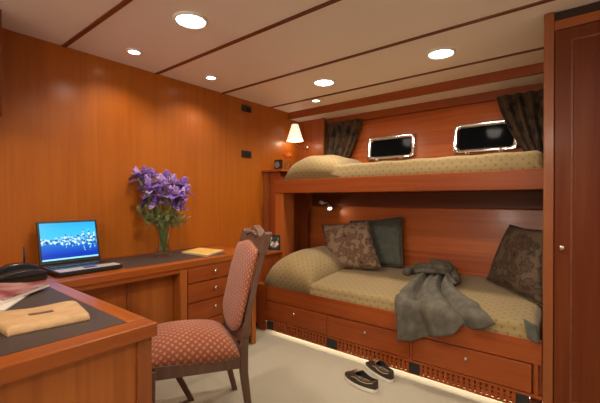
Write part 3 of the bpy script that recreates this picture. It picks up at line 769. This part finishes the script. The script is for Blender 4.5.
def seat_fn(s, t):
    a, b = s*2-1, t*2-1
    l = SW/2+(SW/2+.018+.012*t)*a*(1-.02*b*b); f = .012+(SD+.02)*t
    e = max(0, 1-abs(a)**5)**.5*max(0, 1-abs(b)**6)**.5
    d = (1-.55*a*a)*(1-.55*b*b)
    return cp(l, f, .378+.030*t+.070*e+.055*d*e)
bm = bmesh.new(); surf(bm, seat_fn, 36, 36); es = [e for e in bm.edges if e.is_boundary]
bmesh.ops.holes_fill(bm, edges=es, sides=0); bmesh.ops.recalc_face_normals(bm, faces=bm.faces)
obj('seat', bm, M_chair, ch, True)
def recl(z): # back recline curve
    P = [(.42, 0), (.58, -.02), (.80, -.07), (.985, -.125), (1.08, -.155)]
    for (za, fa), (zb, fb) in zip(P, P[1:]):
        if z <= zb: return fa+(fb-fa)*(z-za)/(zb-za)
    return P[-1][1]
def back_fn(sg):
    def fn(s, t):
        a = s*2-1; z = .515+.435*t; b = 2*t-1
        zz = z + (.030*math.cos(a*PI)*.5 if t > .5 else 0)*((t-.5)*2)
        zz += (.5-t)*2*(.035*abs(a)**3 - .055*(1-a*a)) if t < .5 else 0
        e = (max(0, 1-abs(a)**6)**.5)*(max(0, 1-abs(b)**10)**.5)
        return cp(SW/2+(SW/2+.004)*a, recl(zz)+.020+sg*(.008+.020*e), zz)
    return fn
bm = bmesh.new(); surf(bm, back_fn(1), 26, 30); surf(bm, back_fn(-.6), 26, 30); bmesh.ops.remove_doubles(bm, verts=bm.verts, dist=.0005)
es = [e for e in bm.edges if e.is_boundary]; bmesh.ops.holes_fill(bm, edges=es, sides=0)
bmesh.ops.recalc_face_normals(bm, faces=bm.faces)
obj('backrest', bm, M_chair, ch, True)
def rail_profile(top, bot, n=28):
    bm = bmesh.new(); F1, F2 = [], []
    for i in range(n+1):
        a = i/n; l = -.02+(SW+.04)*a
        F1.append([bm.verts.new(cp(l, recl(z)+.022, z)) for z in (bot(a), top(a))]); F2.append([bm.verts.new(cp(l, recl(z)-.018, z)) for z in (bot(a), top(a))])
    for i in range(n):
        bm.faces.new((F1[i][0], F1[i+1][0], F1[i+1][1], F1[i][1])); bm.faces.new((F2[i][1], F2[i+1][1], F2[i+1][0], F2[i][0]))
        bm.faces.new((F1[i][1], F1[i+1][1], F2[i+1][1], F2[i][1])); bm.faces.new((F1[i][0], F2[i][0], F2[i+1][0], F1[i+1][0]))
    for i in (0, n): bm.faces.new((F1[i][0], F1[i][1], F2[i][1], F2[i][0]))
    bmesh.ops.recalc_face_normals(bm, faces=bm.faces); return bm
crest = rail_profile(lambda a: 1.0+.045*math.exp(-((a-.5)/.20)**2)+.022*math.exp(-((a-.04)/.06)**2)+.022*math.exp(-((a-.96)/.06)**2)+.008*math.sin(a*PI*8)*.6,
                     lambda a: .935+.022*math.cos((2*a-1)*PI)*.5-.012)
cr = obj('crest_rail', crest, Wwal, ch, bev=.003)
bm = bmesh.new()
for k in range(5):
    a = .3+.1*k; M3 = Matrix.Translation(cp(SW*a, recl(1.0)+.022, .99+.02*math.exp(-((a-.5)/.2)**2)))
    bmesh.ops.create_icosphere(bm, subdivisions=2, radius=.014, matrix=M3)
obj('carving', bm, Wwal, cr, True)
obj('lower_rail', rail_profile(lambda a: .475+.085*abs(2*a-1)**1.5+.006*math.sin(a*PI*10), lambda a: .435+.045*abs(2*a-1)**2), Wwal, ch, bev=.003)

# ------------------------------------------------------------------ shoes
def shoe(name, pos, ang, label, flip):
    M = Matrix.Translation(Vector(pos)) @ Matrix.Rotation(ang, 4, 'Z') @ Matrix.Scale(flip, 4, Vector((0, 1, 0)))
    t = thing(name, pos, label, 'shoe', 'pair of boat shoes')
    L = .27
    def hw(s, k=1): # half width along the sole, s 0 heel 1 toe
        e = max(0, 1-abs(2*s-1)**5)**.5
        return .047*e*(.74+.30*math.sin(PI*min(1, s*.95))**1.5)*k
    def cy(s): return .010*math.sin(PI*(s-.2))
    bm = bmesh.new(); n = 26; rings = []
    for i in range(n+1):
        s = .004+.992*i/n; x = (s-.5)*L; w = hw(s)+.003
        rings.append([bm.verts.new(M @ Vector((x, cy(s)+y*w, z))) for y, z in ((-1, .0), (1, .0), (1.0, .024), (-1.0, .024))])
    for a, b in zip(rings, rings[1:]):
        for k in range(4): bm.faces.new((a[k], a[(k+1) % 4], b[(k+1) % 4], b[k]))
    bm.faces.new(rings[0]); bm.faces.new(rings[-1][::-1]); bmesh.ops.recalc_face_normals(bm, faces=bm.faces)
    obj('sole', bm, M_sole, t, bev=.003)
    # upper: walls rising to a collar at the back, closed vamp at the front
    def top(s): return .088-.022*math.sin(PI*min(s/.55, 1)) if s < .55 else .088-.012-.046*((s-.55)/.45)**1.4
    bm = bmesh.new(); rings = []
    for i in range(n+1):
        s = .012+.976*i/n; x = (s-.5)*L; w = hw(s); h = top(s); opn = s < .56
        ring = []
        m = 12
        for k in range(m+1):
            q = PI*k/m
            yy = -math.cos(q); zz = math.sin(q)
            if opn: # two walls, open between
                f = k/m
                if f < .5: yy = -1+.30*(f*2)**1.5; zz = (f*2)**.8
                else: yy = 1-.30*((1-f)*2)**1.5; zz = ((1-f)*2)**.8
            ring.append(bm.verts.new(M @ Vector((x, cy(s)+yy*w, .022+(h-.022)*zz))))
        rings.append((opn, ring))
    for (o1, a), (o2, b) in zip(rings, rings[1:]):
        for k in range(12):
            if o1 and k in (5, 6): continue
            bm.faces.new((a[k], a[k+1], b[k+1], b[k]))
    bm.faces.new(rings[-1][1])
    for k in (0, 1, 2, 3, 4, 7, 8, 9, 10, 11): pass
    r0 = rings[0][1]; bm.faces.new([r0[k] for k in (0, 1, 2, 3, 4, 5, 7, 8, 9, 10, 11, 12)])
    bmesh.ops.recalc_face_normals(bm, faces=bm.faces)
    u = obj('upper', bm, M_shoe, t, True, solid=.003)
    bm = bmesh.new(); rim = []
    tube(bm, [M @ Vector(((s-.5)*L, cy(s)+.030*yy, .078-.008*abs(s-.58)*2)) for s, yy in ((.56, -1), (.62, .6), (.64, -.6), (.70, .5), (.69, -.6))], .0035, 6)
    obj('lace', bm, M_lace, u, True)
    bm = bmesh.new()
    for sy in (-1, 1):
        tube(bm, [M @ Vector(((s-.5)*L, cy(s)+sy*(hw(s)*.93+.001), top(s)*.72)) for s in (.06, .2, .35, .5, .62)], .0028, 6)
    obj('side_lace', bm, M_lace, u, True)
    bm = bmesh.new(); prism(bm, [((s-.5)*L, cy(s)+hw(s)*.72) for s in [.06+.5*k/10 for k in range(11)]]+[((s-.5)*L, cy(s)-hw(s)*.72) for s in [.56-.5*k/10 for k in range(11)]], .024, .030, M)
    obj('insole', bm, mat('tan_insole', (.16, .10, .06, 1), .7), t)
    return t
shoe('boat_shoe', at(361, 384, 'z', 0), math.radians(164), 'dark brown boat shoe with white sole, the one further from the bunk', 1)
shoe('boat_shoe', at(379, 374, 'z', 0), math.radians(158), 'dark brown boat shoe with white sole, the one closer to the bunk', -1)

# ------------------------------------------------------------------ small things around the bunk head
def plate(z0, z1, label):
    t = thing('switch_plate', (XW, 2.5, (z0+z1)/2), label, 'switch plate', 'black wall plates')
    obj('plate', B(XW, XW+.010, 2.435, 2.565, z0, z1, .003), M_black, t)
    for y in (2.475, 2.525): obj('button', B(XW+.009, XW+.014, y-.015, y+.015, (z0+z1)/2-.018, (z0+z1)/2+.018, .002), M_blackgloss, t)
plate(2.09, 2.155, 'small black wall plate high on the orange wall just below the ceiling')
plate(1.625, 1.695, 'small black wall plate on the orange wall level with the upper bunk')
# wall lamp on the alcove wall
LX, LY = A(295, 134, 3.14).x, 3.14
zb = A(295, 141, LY).z; zt = A(295, 124.5, LY).z
wl = thing('wall_lamp', (LX, 3.37, zb), 'small wall lamp with a white cone shade above the corner shelf', 'wall lamp')
bm = bmesh.new(); lathe(bm, [(.096, zb), (.036, zt), (.034, zt), (.094, zb)], (LX, LY, 0), 28); obj('lamp_shade', bm, M_shade, wl, True)
bm = bmesh.new(); tube(bm, [(LX, 3.37, zb-.05), (LX, 3.30, zb-.075), (LX, 3.2, zb-.07), (LX, LY, zb-.035), (LX, LY, zb+.03)], .007, 8); obj('arm', bm, M_nickel, wl, True)
bm = bmesh.new(); lathe(bm, [(0, 0), (.03, 0), (.03, .01), (.012, .018), (0, .018)], (LX, 3.37, zb-.05), 18, Matrix.Rotation(PI/2, 4, 'X')); obj('wall_rose', bm, M_nickel, wl, True)
bm = bmesh.new(); lathe(bm, [(0, .03), (.014, .03), (.016, .05), (.012, .09), (0, .10)], (LX, LY, zb), 14); obj('bulb', bm, emit('bulb_glow', (1, .85, .6, 1), 5), wl, True)
for dz, w in ((.06, 1.3),):
    l = bpy.data.lights.new('wall_lamp_bulb', 'POINT'); l.energy = w; l.color = (1, .78, .52); l.shadow_soft_size = .03
    o = bpy.data.objects.new('wall_lamp_bulb', l); C.objects.link(o); o.location = (LX, LY, zb-.01)
# clock and flower on the shelf
zsh = 1.512
pc = A(278, 160, 2.85)
ck = thing('desk_clock', (pc.x, 2.86, zsh), 'small dark square clock on the corner shelf', 'clock')
obj('case', B(pc.x-.045, pc.x+.045, 2.84, 2.875, zsh, zsh+.115, .006), M_blackgloss, ck)
bm = bmesh.new(); lathe(bm, [(0, 0), (.032, 0), (.034, .003), (0, .004)], (pc.x, 2.839, zsh+.06), 20, Matrix.Rotation(PI/2, 4, 'X')); obj('dial', bm, mat('dial_grey', (.25, .24, .22, 1), .3), ck)
pv = A(285.5, 160, 2.86)
fl = thing('bud_vase', (pv.x, 2.90, zsh), 'little glass bud vase beside the clock on the corner shelf', 'vase')
bm = bmesh.new(); lathe(bm, [(0, 0), (.022, 0), (.032, .02), (.034, .04), (.018, .075), (.022, .09), (.019, .09), (.015, .075), (.030, .04), (.028, .022), (0, .008)], (pv.x, 2.90, zsh), 20); obj('glass', bm, M_glass, fl, True)
of = thing('orange_flower', (pv.x, 2.90, zsh+.01), 'orange flower standing in the little bud vase', 'flower')
bm = bmesh.new(); tube(bm, [(pv.x, 2.90, zsh+.012), (pv.x-.005, 2.90, zsh+.09), (pv.x-.01, 2.89, zsh+.125)], .003, 6); obj('stem', bm, M_stem, of, True)
bm = bmesh.new()
for k in range(12):
    q = k*2.399; d = Vector((math.cos(q), math.sin(q), .25+.5*(k % 3)/2)).normalized(); petal(bm, Vector((pv.x-.01, 2.89, zsh+.125)), d, up, .085, .05, .1)
obj('bloom', bm, M_orangef, of, True, solid=.001)
# picture frame on the bedside cabinet
pf = at(274, 250, 'z', .69)
fr = thing('picture_frame', (pf.x, pf.y, .69), 'small dark framed photograph behind the chair back at the bunk head', 'picture frame')
Mf = Matrix.Translation(Vector((pf.x, pf.y, .69))) @ Matrix.Rotation(math.radians(22), 4, 'Z') @ Matrix.Rotation(math.radians(-8), 4, 'X')
bm = bmesh.new()
for a in ((-.062, -.048, 0, .15), (.048, .062, 0, .15)): box(bm, a[0], a[1], -.008, .008, a[2], a[3], .002, Mf)
for z in (0, .136): box(bm, -.06, .06, -.008, .008, z, z+.014, .002, Mf)
obj('frame', bm, M_blackgloss, fr)
obj('picture', box(bmesh.new(), -.05, .05, -.003, .003, .012, .138, 0, Mf), noisy('photo_print', (.02, .02, .02, 1), (.7, .62, .5, 1), 14, .3, 0, 2, .46, .56), fr)
bm = bmesh.new(); box(bm, -.02, .02, .008, .014, .0, .11, 0, Mf @ Matrix.Translation(Vector((0, .0, 0))) @ Matrix.Rotation(math.radians(0), 4, 'X')); obj('easel', bm, M_black, fr)
# chrome reading lamp on the end wall of the lower bunk
rp = A(324, 206, 3.24)
rl = thing('reading_lamp', (rp.x, 3.3, 1.14), 'chrome double-armed reading light on the wall of the lower bunk', 'reading lamp')
yh = hull_y(1.14)
bm = bmesh.new(); lathe(bm, [(0, 0), (.028, 0), (.028, .012), (.010, .03), (0, .03)], (rp.x+.01, yh-.001, 1.15), 18, Matrix.Rotation(PI/2, 4, 'X')); obj('wall_rose', bm, M_chrome, rl, True)
bm = bmesh.new(); tube(bm, [(rp.x+.01, yh-.02, 1.15), (rp.x+.0, yh-.07, 1.165), (rp.x-.03, yh-.10, 1.155)], .007, 8); tube(bm, [(rp.x+.01, yh-.02, 1.15), (rp.x+.02, yh-.08, 1.14)], .008, 8); obj('arm', bm, M_chrome, rl, True)
bm = bmesh.new(); lathe(bm, [(0, 0), (.015, .003), (.025, .035), (.032, .07), (.029, .07), (0, .05)], (rp.x+.02, yh-.075, 1.145), 18, Vector((.55, -.5, -.75)).to_track_quat('Z', 'Y').to_matrix().to_4x4()); obj('lamp_head', bm, M_satin, rl, True)
bm = bmesh.new(); lathe(bm, [(0, .052), (.028, .066), (0, .067)], (rp.x+.02, yh-.075, 1.145), 18, Vector((.55, -.5, -.75)).to_track_quat('Z', 'Y').to_matrix().to_4x4()); obj('bulb', bm, emit('reading_bulb', (1, .9, .75, 1), 4), rl, True)
bm = bmesh.new(); lathe(bm, [(0, 0), (.014, .003), (.022, .025), (.024, .06), (0, .06)], (rp.x-.02, yh-.10, 1.155), 16, Vector((-.8, -.3, .3)).to_track_quat('Z', 'Y').to_matrix().to_4x4()); obj('switch_head', bm, M_satin, rl, True)
spot('reading_lamp_bulb', (rp.x+.075, yh-.135, 1.09), 1.0, (1, .76, .5), 120, .9, .03, (rp.x+.6, yh-.05, .95))

# ------------------------------------------------------------------ camera, world, view
cd = bpy.data.cameras.new('camera'); cd.sensor_width = 36; cd.lens = F/600*36; cd.clip_start = .02
co = bpy.data.objects.new('camera', cd); C.objects.link(co); co.location = CAM
co.rotation_euler = _f.to_track_quat('-Z', 'Y').to_euler(); bpy.context.scene.camera = co
w = bpy.data.worlds.new('world'); bpy.context.scene.world = w; w.use_nodes = True
w.node_tree.nodes['Background'].inputs[0].default_value = (.05, .04, .03, 1); w.node_tree.nodes['Background'].inputs[1].default_value = .2
vs_ = bpy.context.scene.view_settings; vs_.view_transform = 'Standard'; vs_.look = 'None'; vs_.exposure = 0.08; vs_.gamma = 1; vs_.use_curve_mapping = False
